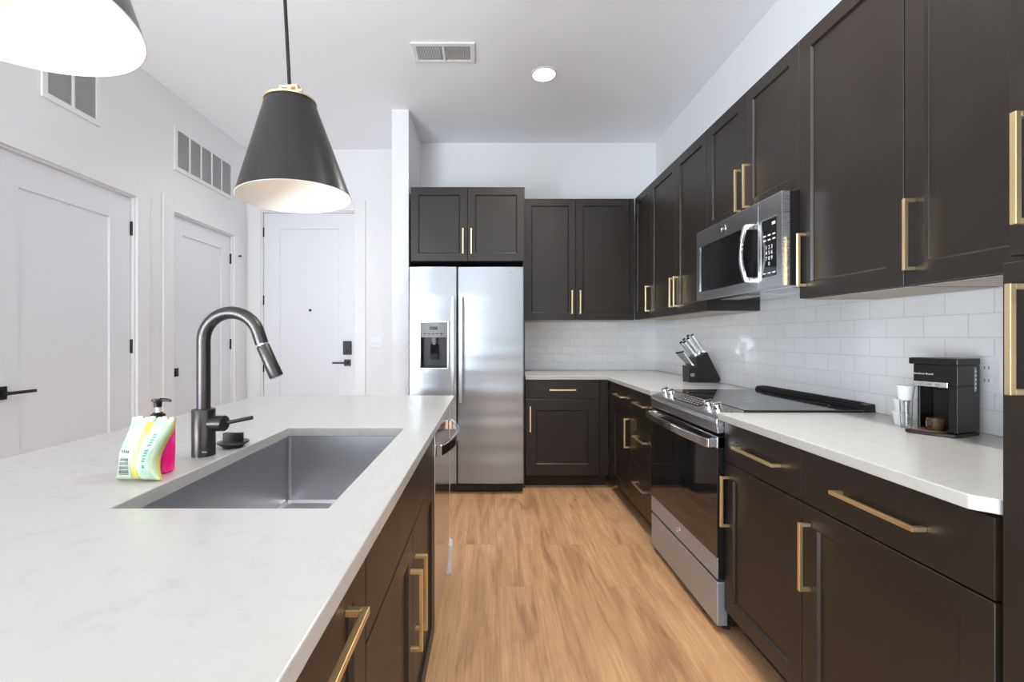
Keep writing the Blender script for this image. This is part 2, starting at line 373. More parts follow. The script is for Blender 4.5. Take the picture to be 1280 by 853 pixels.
# ------------------------------------------------------------------ shaker panels and cabinet builder
def shaker(x0, x1, z0, z1, rail, th=.02, rec=.0085, slope=.003, y=0.0):
    """one framed panel: face at y, back at y+th"""
    bm = NB()
    def ring(i, yy): return [bm.verts.new(p) for p in ((x0+i, yy, z0+i), (x1-i, yy, z0+i), (x1-i, yy, z1-i), (x0+i, yy, z1-i))]
    c = .0012
    rs = [ring(0, y+th), ring(0, y+c), ring(c, y), ring(rail, y), ring(rail+.005, y+rec-.001), ring(rail+.0065, y+rec)]
    for a, b in zip(rs, rs[1:]):
        for k in range(4): bm.faces.new((a[k], a[(k+1) % 4], b[(k+1) % 4], b[k]))
    bm.faces.new(rs[-1]); bm.faces.new(rs[0][::-1])
    bmesh.ops.recalc_face_normals(bm, faces=bm.faces[:])
    return bm
def pull(parent, kind, c, z, length=.205, y=0.0, out=.034, s=.0105):
    bm = NB(); h = length/2
    if kind == 'v':
        box(bm, c-s/2, c+s/2, y-out, y-out+s, z-h, z+h)
        for zz in (z-h, z+h-s): box(bm, c-s/2, c+s/2, y-out+s*.9, y, zz, zz+s)
    else:
        box(bm, c-h, c+h, y-out, y-out+s, z-s/2, z+s/2)
        for xx in (c-h, c+h-s): box(bm, xx, xx+s, y-out+s*.9, y, z-s/2, z+s/2)
    return obj('handle', bm, 'brass', parent, .0009, label='square brushed brass bar pull')
BLK, RT, ISL = 0.0, R(-90), R(90)
G = .0016
def cabinet(name, label, cat, loc, rz, w, depth, h, fronts, toe=False, under=False, group=None, filler=None):
    """local frame: x along the front, -y out of the front, face of the doors at y=0"""
    t = thing(name, label, cat, loc, rz, group)
    zb = .10 if toe else 0
    bm = NB(); box(bm, .0005, w-.0005, .0205, depth, zb, h)
    if filler: box(bm, filler[0], filler[1], .003, .0206, zb, h)
    obj('cabinet_body', bm, 'cab', t)
    if toe:
        bm = NB(); box(bm, .0005, w-.0005, .085, .10, 0, .0995); obj('toe_kick', bm, 'dark', t)
    if under:
        bm = NB(); box(bm, .014, w-.014, .03, depth-.004, -.003, -.0003); obj('underside_panel', bm, 'under', t, label='pale maple underside')
    for f in fronts:
        k, x0, x1, z0, z1 = f[:5]
        if k == 'door': o = obj('door', shaker(x0+G, x1-G, z0+G, z1-G, f[6] if len(f) > 6 else .062), 'cab', t)
        else:
            bm = NB(); box(bm, x0+G, x1-G, 0, .02, z0+G, z1-G)
            o = obj('drawer' if k == 'drawer' else 'false_front', bm, 'cab', t, .0015)
        if len(f) > 5 and f[5]: pull(o, *f[5])
    return t

XF = .965           # face of the right base doors
YF = 3.635          # face of the back base doors
CT = .884           # cabinet box top under the worktop
GB = None
# --- right-hand base run (local x runs from far to near)
cabinet('base_cabinet', 'dark base cabinet in the inside corner left of the drawer stack', 'cabinet', (XF, 3.612, 0), RT, .536, .60, CT,
        [('drawer', .09, .536, .716, .878, ('h', .313, .797, .21)), ('door', .09, .536, .104, .714, ('v', .502, .56))], toe=True, filler=(.0, .088))
cabinet('drawer_cabinet', 'dark three-drawer base cabinet just left of the oven range', 'cabinet', (XF, 3.075, 0), RT, .470, .60, CT,
        [('drawer', 0, .470, .716, .878, ('h', .235, .797, .21)), ('drawer', 0, .470, .414, .714, ('h', .235, .575, .21)), ('drawer', 0, .470, .104, .412, ('h', .235, .275, .21))], toe=True)
cabinet('base_cabinet', 'narrow dark base cabinet with one door immediately right of the oven range', 'cabinet', (XF, 1.842, 0), RT, .457, .60, CT,
        [('drawer', 0, .457, .716, .878, ('h', .235, .797, .25)), ('door', 0, .457, .104, .714, ('v', .033, .560))], toe=True)
cabinet('base_cabinet', 'wide dark base cabinet with drawer and door beside the tall pantry', 'cabinet', (XF, 1.385, 0), RT, .535, .60, CT,
        [('drawer', 0, .531, .716, .878, ('h', .275, .797, .245)), ('door', 0, .531, .104, .714, ('v', .034, .560))], toe=True)
# --- back base cabinet
cabinet('base_cabinet', 'dark base cabinet with one drawer beside the fridge on the back wall', 'cabinet', (.288, YF, 0), BLK, .676, .66, CT,
        [('drawer', 0, .605, .728, .878, ('h', .303, .802, .21)), ('door', 0, .605, .104, .726, ('v', .04, .565), .09)], toe=True, filler=(.607, .676))
# --- back upper cabinets
UB, UT = 1.381, 2.446
cabinet('wall_cabinet', 'tall two-door dark wall cabinet right of the fridge on the back wall', 'cabinet', (.305, 3.93, UB), BLK, .966, .37, UT-UB,
        [('door', 0, .452, 0, UT-UB, ('v', .415, .155)), ('door', .452, .925, 0, UT-UB, ('v', .487, .155))], filler=(.927, .966), under=True)
cabinet('wall_cabinet', 'short two-door dark cabinet above the fridge', 'cabinet', (-.640, 3.63, 1.845), BLK, .925, .67, .602,
        [('door', 0, .461, 0, .602, ('v', .425, .158)), ('door', .461, .925, 0, .602, ('v', .492, .158))])
# --- right upper cabinets
XU = 1.274
H42 = UT-UB
cabinet('wall_cabinet', 'single-door dark wall cabinet in the upper inside corner', 'cabinet', (XU, 3.928, UB), RT, .382, .312, H42,
        [('door', 0, .382, 0, H42, ('v', .35, .155))], under=True)
cabinet('wall_cabinet', 'two-door dark wall cabinet just left of the microwave', 'cabinet', (XU, 3.546, UB), RT, .918, .312, H42,
        [('door', 0, .479, 0, H42, ('v', .445, .155)), ('door', .479, .918, 0, H42, ('v', .513, .155))], under=True)
cabinet('wall_cabinet', 'two-door dark wall cabinet directly above the microwave', 'cabinet', (XU, 2.628, 1.832), RT, .785, .312, UT-1.832,
        [('door', 0, .392, 0, UT-1.832, ('v', .355, .135, .215)), ('door', .392, .785, 0, UT-1.832, ('v', .43, .135, .215))])
cabinet('wall_cabinet', 'single-door dark wall cabinet immediately right of the microwave', 'cabinet', (XU, 1.843, UB), RT, .466, .312, H42,
        [('door', 0, .466, 0, H42, ('v', .036, .155, .215))], under=True)
cabinet('wall_cabinet', 'nearest dark wall cabinet above the coffee maker beside the pantry', 'cabinet', (XU, 1.377, UB), RT, .528, .312, H42,
        [('door', 0, .528, 0, H42, ('v', .034, .150, .215))], under=True)
# --- tall pantry at the near right
t = cabinet('pantry_cabinet', 'tall dark pantry cabinet at the right edge with two stacked doors', 'cabinet', (.962, .845, 0), RT, .60, .62, UT,
        [('door', .003, .60, .104, 1.362, ('v', .042, 1.218, .20)), ('door', .014, .60, 1.370, UT, ('v', .050, 1.522, .20))], toe=True)

# side panel between fridge and back cabinets
bm = NB(); box(bm, .2715, .2865, 3.645, YB-.009, 0, 1.843); tag(obj('end_panel', bm, 'cab', None, .001), 'narrow dark side panel standing between the fridge and base cabinet', 'panel')

# ------------------------------------------------------------------ worktops
def slab(name, pts, label, z0=CT, z1=.914):
    bm = NB(); prism(bm, pts, z0+.0005, z1); return tag(obj(name, bm, 'quartz', None, .0025), label, 'countertop')
XE = .937
slab('countertop', [(.288, 3.607), (XE, 3.607), (XE, 2.604), (XW-.009, 2.604), (XW-.009, YB-.009), (.288, YB-.009)], 'white L-shaped countertop running from fridge to oven range')
slab('countertop', [(XE, 1.841), (XE, .878), (XE+.030, .848), (XW-.009, .848), (XW-.009, 1.841)], 'white countertop under the coffee maker right of the range')

# ------------------------------------------------------------------ the island
IX0, IX1, IY0, IY1 = -1.237, -.188, .24, 2.397
SX0, SX1, SY0, SY1 = -.685, -.291, .807, 1.530
bm = NB()
def ring_slab(bm, xs, ys, z0, z1):
    top = {}; bot = {}
    for i, x in enumerate(xs):
        for j, y in enumerate(ys):
            top[i, j] = bm.verts.new((x, y, z1)); bot[i, j] = bm.verts.new((x, y, z0))
    for i in range(3):
        for j in range(3):
            if (i, j) == (1, 1): continue
            bm.faces.new((top[i, j], top[i+1, j], top[i+1, j+1], top[i, j+1]))
            bm.faces.new((bot[i, j], bot[i, j+1], bot[i+1, j+1], bot[i+1, j]))
    for k in range(3):
        for a, b in (((k, 0), (k+1, 0)), ((k+1, 3), (k, 3)), ((0, k+1), (0, k)), ((3, k), (3, k+1))):
            bm.faces.new((bot[a], bot[b], top[b], top[a]))
    for a, b in (((1, 1), (1, 2)), ((1, 2), (2, 2)), ((2, 2), (2, 1)), ((2, 1), (1, 1))):
        bm.faces.new((bot[a], bot[b], top[b], top[a]))
    bmesh.ops.recalc_face_normals(bm, faces=bm.faces[:])
ring_slab(bm, (IX0, SX0, SX1, IX1), (IY0, SY0, SY1, IY1), CT+.0005, .914)
tag(obj('island_countertop', bm, 'quartz', None, .0025), 'large white island countertop with the sink cut-out', 'countertop')

XI = -.210          # face of the island doors, looking +x
cabinet('island_cabinet', 'nearest brown island cabinet with a horizontal pull at the lower edge', 'cabinet', (XI, .300, 0), ISL, .459, .58, CT,
        [('door', 0, .459, .104, .878, ('h', .232, .820, .255))], toe=True)
t = thing('sink_cabinet', 'brown island cabinet under the sink with two paired doors', 'cabinet', (XI, .760, 0), ISL)
bm = NB(); W = .930
box(bm, .0005, .018, .0205, .58, .10, CT); box(bm, W-.018, W-.0005, .0205, .58, .10, CT); box(bm, .018, W-.018, .0205, .58, .10, .118)
box(bm, .018, W-.018, .565, .58, .118, CT); box(bm, .018, W-.018, .0205, .036, .118, CT)
obj('cabinet_body', bm, 'cab', t)
bm = NB(); box(bm, .0005, W-.0005, .085, .10, 0, .0995); obj('toe_kick', bm, 'dark', t)
bm = NB(); box(bm, G, W-G, 0, .02, .702, .878); obj('false_front', bm, 'cab', t, .0015)
for x0, x1, hx in ((0, W/2, W/2-.04), (W/2, W, W/2+.045)):
    o = obj('door', shaker(x0+G, x1-G, .104, .698, .062), 'cab', t); pull(o, 'v', hx, .500, .215)
bm = NB(); box(bm, IX0+.28, -.80, IY0+.06, 2.385, .0, CT); obj_b = tag(obj('island_back_panel', bm, 'trim', None, .002), 'white panelled seating side of the kitchen island', 'panel')

# white end panel with its base moulding
t = thing('island_end_panel', 'white painted end panel closing the island past the dishwasher', 'panel', (XI, 2.345, 0), ISL)
bm = NB(); box(bm, -.040, .040, .001, .585, 0, CT); obj('panel', bm, 'trim', t, .002)
bm = NB()
box(bm, -.022, .052, -.014, .585, .0, .125); prism(bm, [(-.014, .125), (-.010, .140), (-.002, .150), (.02, .150), (.02, .125)], -.022, .052, 'x')
obj('base_moulding', bm, 'trim', t, .0015)

# sink
t = thing('sink', 'undermount brushed steel sink set in the island countertop', 'sink', ((SX0+SX1)/2, (SY0+SY1)/2, .655))
hx, hy, dep = (SX1-SX0)/2+.004, (SY1-SY0)/2+.004, .2285
bm = NB()
def rrect(hx, hy, r, z, n=5):
    out = []
    for cx, cy, a0 in ((hx-r, hy-r, 0), (-hx+r, hy-r, 90), (-hx+r, -hy+r, 180), (hx-r, -hy+r, 270)):
        for k in range(n+1):
            a = R(a0+90*k/n); out.append(bm.verts.new((cx+r*cos(a), cy+r*sin(a), z)))
    return out
rings = [rrect(hx+.018, hy+.018, .02, dep), rrect(hx, hy, .012, dep), rrect(hx, hy, .012, .012), rrect(hx-.010, hy-.010, .012, .003), rrect(hx-.10, hy-.10, .02, .0)]
for a, b in zip(rings, rings[1:]):
    for k in range(len(a)): f = bm.faces.new((a[k], a[(k+1) % len(a)], b[(k+1) % len(a)], b[k]))
bm.faces.new(rings[-1])
bmesh.ops.recalc_face_normals(bm, faces=bm.faces[:])
for f in bm.faces: f.normal_flip() if f.calc_center_median().z < .001 and f.normal.z < 0 else None
o = obj('basin', bm, 'steelsink', t); sm = o.modifiers.new('thickness', 'SOLIDIFY'); sm.thickness = .0012; sm.offset = 0
bm = NB(); lathe(bm, [(0, .002), (.030, .002), (.036, .005), (.043, .004), (.044, .001), (0, .001)], (-.06, -.02, 0)); obj('drain', bm, 'chrome', t)

# faucet
FX, FY = -.748, 1.172
t = thing('faucet', 'dark gunmetal gooseneck pull-down faucet behind the sink', 'faucet', (FX, FY, .914))
bm = NB(); lathe(bm, [(0, 0), (.0275, 0), (.0275, .119), (.0262, .121), (.019, .122), (0, .122)]); obj('base', bm, 'gun', t)
bm = NB(); rad = .073; z0 = .300; pts = [(0, 0, .118), (0, 0, .18), (0, 0, .25)]
for k in range(0, 17):
    a = R(180-(180-13)*k/16); pts.append((rad+rad*cos(a), 0, z0+rad*sin(a)))
e = Vector(pts[-1]); d = (Vector(pts[-1])-Vector(pts[-2])).normalized()
pts.append(tuple(e+d*.026))
tube(bm, pts, .0162, 22); obj('gooseneck', bm, 'gun', t)
bm = NB(); e2 = e+d*.026; d = Vector((sin(R(24)), 0, -cos(R(24)))); tube(bm, [tuple(e2), tuple(e2+d*.005)], .0125, 20); obj('swivel_ring', bm, 'chrome', t)
bm = NB(); e3 = e2+d*.005; tube(bm, [tuple(e3), tuple(e3+d*.004), tuple(e3+d*.05), tuple(e3+d*.086), tuple(e3+d*.090)], [.0150, .0165, .0168, .0178, .0165], 22); obj('spray_head', bm, 'gun', t)
bm = NB(); cyl(bm, (.020, 0, .083), (.058, -.004, .084), .0205, 24); obj('lever_hub', bm, 'gun', t, .002)
bm = NB(); tube(bm, [(.055, -.004, .085), (.08, -.006, .089), (.132, -.010, .100)], .0052, 14); lv = obj('lever', bm, 'gun', t)
bm = NB(); box(bm, .012, .024, -.0252, -.0248, .012, .016); obj('logo', bm, 'greymark', t, rot=None)
# sink stopper
t = thing('sink_stopper', 'black round sink stopper with upright grip beside the faucet', 'sink stopper', (-.722, 1.262, .914))
bm = NB(); lathe(bm, [(0, 0), (.024, 0), (.028, .004), (.038, .010), (.041, .013), (.040, .016), (0, .017)]); obj('disc', bm, 'gun', t)
bm = NB(); box(bm, -.027, .027, -.006, .006, .016, .040); obj('grip', bm, 'black', t, .0015)

# soap bottle
t = thing('soap_bottle', 'bottle of hot pink hand soap with black pump behind the sponge pack', 'soap bottle', (-.757, 1.022, .914))
bm = NB()
def oval(bm, prof, n=28, k=3.2):
    rings = []
    for a, b, z in prof:
        rg = []
        for i in range(n):
            th = 2*pi*i/n; c, s = cos(th), sin(th)
            rg.append(bm.verts.new((a*math.copysign(abs(c)**(2/k), c), b*math.copysign(abs(s)**(2/k), s), z)))
        rings.append(rg)
    for p, q in zip(rings, rings[1:]):
        for i in range(n):
            f = bm.faces.new((p[i], p[(i+1) % n], q[(i+1) % n], q[i])); f.smooth = True
    bm.faces.new(rings[0]); bm.faces.new(rings[-1]); bmesh.ops.recalc_face_normals(bm, faces=bm.faces[:])
oval(bm, [(.028, .017, 0), (.0325, .0205, .004), (.0335, .0215, .05), (.0335, .0215, .098), (.031, .020, .108), (.023, .018, .116)]); obj('bottle', bm, 'pink', t)
bm = NB(); lathe(bm, [(.0155, .1155), (.0155, .122), (0, .122)], n=24); obj('neck', bm, 'lidclear', t)
bm = NB(); lathe(bm, [(0, .122), (.0150, .122), (.0150, .132), (.010, .135), (.010, .137), (0, .137)], n=24); obj('pump_collar', bm, 'blackplastic', t)
bm = NB(); lathe(bm, [(.0045, .137), (.0045, .150), (0, .150)], n=14); obj('pump_stem', bm, 'white', t)
bm = NB(); lathe(bm, [(0, .149), (.0075, .149), (.0085, .160), (.0120, .163), (.0120, .167), (0, .168)], n=20)
tube(bm, [(.006, 0, .1655), (.020, 0, .1655), (.030, 0, .163)], [.0042, .0036, .0028], 10); obj('pump_head', bm, 'blackplastic', t)

# sponge pack leaning on the bottle
t = thing('sponge_pack', 'film-wrapped pack of sponges with a barcode leaning on the pink soap bottle', 'sponge pack', (-.750, .960, .914), R(-4))
t.rotation_euler = (R(-9), 0, R(-4))
def pack_x(u, v):   # outline in metres: u 0..1 left-right, v 0..1 bottom-top
    l = -.053+.020*v+.003*sin(v*9); r = .050-.010*v-.012*sin(v*5.2)*(1 if v > .0 else 0)+.012*v*v
    return l+(r-l)*u
def pack_pt(u, v, s):
    b = (1-(2*u-1)**4)*(1-(2*v-1)**4); th = .004+.014*b**.5
    return Vector((pack_x(u, v), s*th+.001*sin(u*17+v*11), .004+v*.126+.003*sin(u*7)*v))
def sheet(bm, u0, u1, v0, v1, s, off, nu, nv, mi=0):
    g = [[bm.verts.new(pack_pt(u0+(u1-u0)*i/nu, v0+(v1-v0)*j/nv, s)+Vector((0, s*off, 0))) for i in range(nu+1)] for j in range(nv+1)]
    for j in range(nv):
        for i in range(nu):
            f = bm.faces.new((g[j][i], g[j][i+1], g[j+1][i+1], g[j+1][i])); f.smooth = True; f.material_index = mi
    return g
bm = NB(); A = sheet(bm, 0, 1, 0, 1, -1, 0, 20, 16); B = sheet(bm, 0, 1, 0, 1, 1, 0, 20, 16)
per = lambda g: [g[0][i] for i in range(20)]+[g[j][20] for j in range(16)]+[g[16][i] for i in range(20, 0, -1)]+[g[j][0] for j in range(16, 0, -1)]
pa, pb = per(A), per(B)
for i in range(len(pa)): bm.faces.new((pa[i], pb[i], pb[(i+1) % len(pa)], pa[(i+1) % len(pa)])).material_index = 1
bmesh.ops.recalc_face_normals(bm, faces=bm.faces[:]); obj('wrapper', bm, ['palegreen', 'sponge'], t)
def patch(name, u0, u1, v0, v1, m, off=.0006, nu=8, nv=14):
    bm = NB(); sheet(bm, u0, u1, v0, v1, -1, off, nu, nv); return obj(name, bm, m, t)
patch('printed_panel', .10, .42, .50, .94, 'bluegreen'); patch('printed_panel', .06, .42, .03, .48, 'packpaper')
patch('printed_stripe', .46, .60, .02, .97, 'yellow'); patch('printed_panel', .64, .90, .03, .97, 'bluegreen')
bm = NB()
for k in range(13):
    v = .08+k*.022; sheet(bm, .12, .38, v, v+(.016 if k % 3 else .010), -1, .0012, 4, 1)
obj('barcode', bm, 'barcode', t)
bm = NB()
for u in (.13, .20, .27, .33): sheet(bm, u, u+.035, .43, .475, -1, .0012, 1, 1)
obj('printed_numerals', bm, 'barcode', t)
bm = NB()
for k in range(11):
    if k == 5: continue
    v = .30+k*.045; sheet(bm, .73+.01*(k % 2), .82, v, v+.03, -1, .0012, 2, 1)
sheet(bm, .74, .80, .20, .25, -1, .0012, 2, 2)
obj('printed_lettering', bm, 'green', t)
bm = NB(); pts = [Vector((pack_x(u, 1), 0, .128)) for u in (.0, .15, .3, .45, .6, .75, .9)]
for i, p in enumerate(pts):
    lathe(bm, [(0, -.006), (.006, -.004), (.0075, .002), (.005, .007), (0, .008)], (p.x+.003, .002*(-1)**i, .128+.002*(i % 2)), 10)
obj('crimped_edge', bm, 'bag', t)

# dishwasher
t = thing('dishwasher', 'stainless dishwasher with arched handle built into the island', 'dishwasher', (XI, 1.693, 0), ISL)
bm = NB(); box(bm, .004, .606, .022, .575, .09, CT-.006); obj('tub', bm, 'dark', t)
bm = NB(); box(bm, .004, .606, -.004, .021, .10, .872); obj('door', bm, 'steeldw', t, .003)
bm = NB(); box(bm, .004, .606, .07, .085, 0, .09); obj('toe_kick', bm, 'dark', t)
bm = NB(); pts = [(.035+.54*k/14, -.020-.045*sin(pi*k/14)**.8, .785) for k in range(15)]
tube(bm, pts, 0, flat=(.0065, .021)); o = obj('handle', bm, 'chrome', t, .003)
bm = NB()
bm.free()
for x in (.030, .556):
    bm = NB(); box(bm, x, x+.024, -.026, -.004, .762, .808); obj('handle_mount', bm, 'chrome', o, .003)

# ------------------------------------------------------------------ fridge
t = thing('refrigerator', 'stainless side-by-side refrigerator with ice dispenser', 'refrigerator', (-.631, 3.50, 0))
W = .900; Y0 = 0
bm = NB(); box(bm, .004, W-.004, .075, .78, .02, 1.765); obj('cabinet', bm, 'blackplastic', t, .004)
bm = NB(); box(bm, .006, W-.006, .045, .075, .012, .078)
for k in range(16): box(bm, .05+k*.05, .085+k*.05, .040, .046, .03, .06)
obj('base_grille', bm, 'dark', t)
for name, x0, x1 in (('freezer_door', .0, .374), ('fridge_door', .381, W)):
    bm = NB()
    n = 14; zs0, zs1 = .083, 1.778; A = []
    prof = [(x0, .070), (x0, .012)]+[(x0+.006+(x1-x0-.012)*k/n, .004-.010*sin(pi*k/n)) for k in range(n+1)]+[(x1, .012), (x1, .070)]
    if name == 'fridge_door':
        prism(bm, prof, zs0, zs1)
        dr = obj(name, bm, 'steelx', t, .003)
    else:   # with the dispenser opening: the prism is cut into four slabs around it
        dx0, dx1, dz0, dz1 = .088, .302, .985, 1.345
        def sub(a, b): return [(x, .070) for x in (a,)]+[(a, .012 if a == x0 else .004-.010*sin(pi*(a-x0)/(x1-x0)))]+[p for p in prof[2:-2] if a+.002 < p[0] < b-.002]+[(b, .012 if b == x1 else .004-.010*sin(pi*(b-x0)/(x1-x0)))]+[(b, .070)]
        prism(bm, prof, zs0, dz0); prism(bm, prof, dz1, zs1); prism(bm, sub(x0, dx0), dz0, dz1); prism(bm, sub(dx1, x1), dz0, dz1)
        dr = obj(name, bm, 'steelx', t)
        # dispenser: chrome surround, control panel, niche, paddle, tray
        bm = NB()
        for a in ((dx0-.012, dx0+.004, dz0-.012, dz1+.012), (dx1-.004, dx1+.012, dz0-.012, dz1+.012)): box(bm, a[0], a[1], -.0095, .01, a[2], a[3])
        box(bm, dx0+.004, dx1-.004, -.0095, .01, dz0-.012, dz0+.004); box(bm, dx0+.004, dx1-.004, -.0095, .01, dz1-.004, dz1+.012)
        ds = obj('dispenser_surround', bm, 'chrome', dr, .004)
        bm = NB(); zc = 1.225
        prism(bm, [(dx0+.005, .03), (dx0+.005, -.006), (dx0+.06, -.016), (dx1-.06, -.016), (dx1-.005, -.006), (dx1-.005, .03)], zc, dz1-.006); obj('dispenser_control_panel', bm, 'greymark', dr, .002)
        for k in range(5):
            bm = NB(); box(bm, dx0+.03+k*.032, dx0+.05+k*.032, -.0175, -.0155, zc+.025, zc+.033); obj('dispenser_button', bm, 'black', dr)
        bm = NB(); box(bm, dx0+.075, dx1-.075, -.0175, -.0155, zc+.06, zc+.085); obj('dispenser_display', bm, 'black', dr)
        bm = NB(); box(bm, dx0+.004, dx1-.004, .058, .066, dz0, zc); box(bm, dx0+.004, dx0+.010, -.004, .058, dz0, zc); box(bm, dx1-.010, dx1-.004, -.004, .058, dz0, zc); box(bm, dx0+.01, dx1-.01, -.006, .058, dz0, dz0+.010)
        obj('dispenser_niche', bm, 'blackplastic', dr)
        bm = NB(); prism(bm, [(.040, zc-.05), (.046, zc-.05), (.030, zc-.17), (.024, zc-.17)], dx0+.075, dx1-.075, 'x'); obj('dispenser_paddle', bm, 'blackglass', dr, .002)
        bm = NB(); lathe(bm, [(.022, 0), (.022, -.03), (.013, -.05), (.013, -.055), (0, -.055)], ((dx0+dx1)/2, .028, zc), 18); obj('dispenser_nozzle', bm, 'greymark', dr)
    hx = x1-.028 if name == 'freezer_door' else x0+.028
    bm = NB(); pts = [(hx, -.062+.014*(2*k/12-1)**2, .72+.825*k/12) for k in range(13)]
    tube(bm, pts, 0, flat=(.0135, .009)); hd = obj('handle', bm, 'steely', dr, .004)
    for z in (.725, 1.515):
        bm = NB(); box(bm, hx-.010, hx+.010, -.050, .006, z, z+.026); obj('handle_mount', bm, 'steely', hd, .003)
def roundel(parent, c, r, axis_mat):
    """round maker's badge lying in local x-z, facing -y, moved by axis_mat"""
    bm = NB(); lathe(bm, [(0, 0), (r*.86, 0), (r*.9, -.0012), (r, -.0012), (r, .001)], (0, 0, 0), 28, 'y')
    bm2 = text_mesh('GE', r*1.0, FRONT @ Matrix.Translation((0, 0, .0006)), .0003)
    me = bpy.data.meshes.new('tmp'); bm2.to_mesh(me); bm2.free()
    nf = len(bm.faces); bm.from_mesh(me); bpy.data.meshes.remove(me)
    bm.faces.ensure_lookup_table()
    for f in bm.faces[nf:]: f.material_index = 1
    o = obj('badge', bm, [axis_mat or 'chrome', 'greymark'], parent); o.location = c; return o
roundel(dr, (.790, -.0065, 1.716),   .021, 'steelx')

# ------------------------------------------------------------------ oven range
XD = .938
t = thing('oven_range', 'stainless slide-in electric range with black glass oven door', 'oven range', (XD, 2.600, 0), RT)
W = .755
bm = NB(); box(bm, .003, W-.003, .045, .645, .03, .905); obj('body', bm, 'blackplastic', t)
for x in (.03, W-.06):
    for y in (.06, .58):
        bm = NB(); lathe(bm, [(0, 0), (.016, 0), (.016, .03), (0, .03)], (x+.015, y, 0), 14); obj('levelling_foot', bm, 'dark', t)
bm = NB(); box(bm, .002, W-.002, .0, .044, .032, .212); obj('storage_drawer', bm, 'steelrange', t, .004)
# door
bm = NB(); box(bm, .002, W-.002, .004, .044, .226, .815); od = obj('oven_door', bm, 'blackplastic', t, .002)
bm = NB(); box(bm, .002, W-.002, -.0005, .006, .226, .312); obj('door_trim', bm, 'steelrange', od, .0012)
bm = NB(); box(bm, .002, W-.002, -.0005, .006, .313, .765); obj('door_glass', bm, 'blackglass', od, .001)
bm = NB(); box(bm, .002, W-.002, -.0005, .040, .766, .812)
obj('door_top_rail', bm, 'chrome', od, .002)
bm = NB()
for k in range(12): box(bm, .09+k*.05, .125+k*.05, .010, .028, .8115, .8130)
obj('vent_slot', bm, 'dark', od)
bm = NB(); pts = [(.012+(W-.024)*k/16, -.030-.020*sin(pi*k/16), .785) for k in range(17)]
tube(bm, pts, 0, flat=(.008, .018)); oh = obj('handle', bm, 'chrome', od, .004)
for x in (.006, W-.030):
    bm = NB(); box(bm, x, x+.024, -.036, .0, .768, .803); obj('handle_mount', bm, 'chrome', oh, .003)
roundel(od, (W*.5, -.001, .268), .017, None)
# control panel: sloping front with rounded lip
bm = NB(); prism(bm, [(.002, .826), (-.004, .868), (-.002, .886), (.004, .893), (.014, .898), (.110, .922), (.110, .905), (.03, .83)], .0, W, 'x')
cp = obj('control_panel', bm, 'steely', t, .002)
ang = math.atan2(.024, .096)
bm = NB(); prism(bm, [(.030, .9026), (.094, .9186), (.094, .9196), (.030, .9036)], .235, .52, 'x'); obj('display', bm, 'blackglass', cp)
bm = NB()
for r_ in range(3):
    for k in range(9):
        y = .040+r_*.018; z = .898+(y-.014)*.25+.0022
        box(bm, .255+k*.028, .268+k*.028, y, y+.006, z, z+.0006)
obj('touch_mark', bm, 'mark', cp)
for x in (.085, .165, .580, .660):
    y = .052; z = .898+(y-.014)*.25
    bm = NB(); lathe(bm, [(0, 0), (.023, 0), (.023, .006), (.019, .009), (.0185, .026), (.016, .030), (0, .030)], (0, 0, 0), 26)
    box(bm, -.0045, .0045, -.018, .018, .028, .038)
    kb = obj('knob', bm, 'chrome', cp, .001); kb.location = (x, y, z-.001); kb.rotation_euler = (ang, 0, 0)
bm = NB(); box(bm, -.003, W+.002, .111, .600, .9155, .9235); ck = obj('cooktop', bm, 'cooktop', t, .002)
for x, y, r in ((.20, .24, .11), (.56, .24, .09), (.20, .47, .075), (.56, .47, .11)):
    bm = NB(); lathe(bm, [(r, .9237), (r+.0022, .9238), (r+.0022, .9236)], (x, y, 0), 48); obj('burner_ring', bm, 'greymark', ck)
bm = NB(); prism(bm, [(.602, .9155), (.602, .930), (.612, .944), (.650, .948), (.652, .9155)], -.002, W+.001, 'x'); bg = obj('rear_vent_trim', bm, 'black', t, .003)
bm = NB()
for k in range(3): box(bm, .04, W-.04, .616+k*.010, .621+k*.010, .9455+k*.001, .9475+k*.001)
obj('vent_slot', bm, 'dark', bg)

# ------------------------------------------------------------------ microwave
XM = 1.2025; ZM = 1.437
t = thing('microwave', 'stainless over-the-range microwave with curved handle', 'microwave', (XM, 2.602, ZM), RT)
W, H = .760, .391
bm = NB(); box(bm, .002, W-.002, .034, .385, .004, H); obj('body', bm, 'blackplastic', t, .002)
def frame_panel(x0, x1, z0, z1, wx0, wx1, wz0, wz1, th, y=0):
    bm = NB(); out = [(x0, z0), (x1, z0), (x1, z1), (x0, z1)]; inn = [(wx0, wz0), (wx1, wz0), (wx1, wz1), (wx0, wz1)]
    def r(ps, yy): return [bm.verts.new((p[0], yy, p[1])) for p in ps]
    rs = [r(out, y+th), r(out, y), r(inn, y), r(inn, y+.004), ]
    for a, b in zip(rs, rs[1:]):
        for k in range(4): bm.faces.new((a[k], a[(k+1) % 4], b[(k+1) % 4], b[k]))
    bm.faces.new(rs[0][::-1]); bmesh.ops.recalc_face_normals(bm, faces=bm.faces[:]); return bm
bm = frame_panel(.0, .596, 0, H, .040, .592, .048, .298, .033); md = obj('door', bm, 'steely', t, .0015)
bm = NB(); box(bm, .0405, .5915, .0028, .006, .0485, .2975); obj('door_window', bm, 'blackglass', md, label='black glass window')
bm = NB(); box(bm, .036, .040, -.0015, .002, .044, .302); box(bm, .036, .592, -.0015, .002, .298, .302); box(bm, .036, .592, -.0015, .002, .044, .048); obj('window_trim', bm, 'chrome', md)
bm = NB(); pts = [(.545, -.026-.024*sin(pi*k/14), .040+.262*k/14) for k in range(15)]
tube(bm, pts, 0, flat=(.0095, .008)); mh = obj('handle', bm, 'chrome', md, .004)
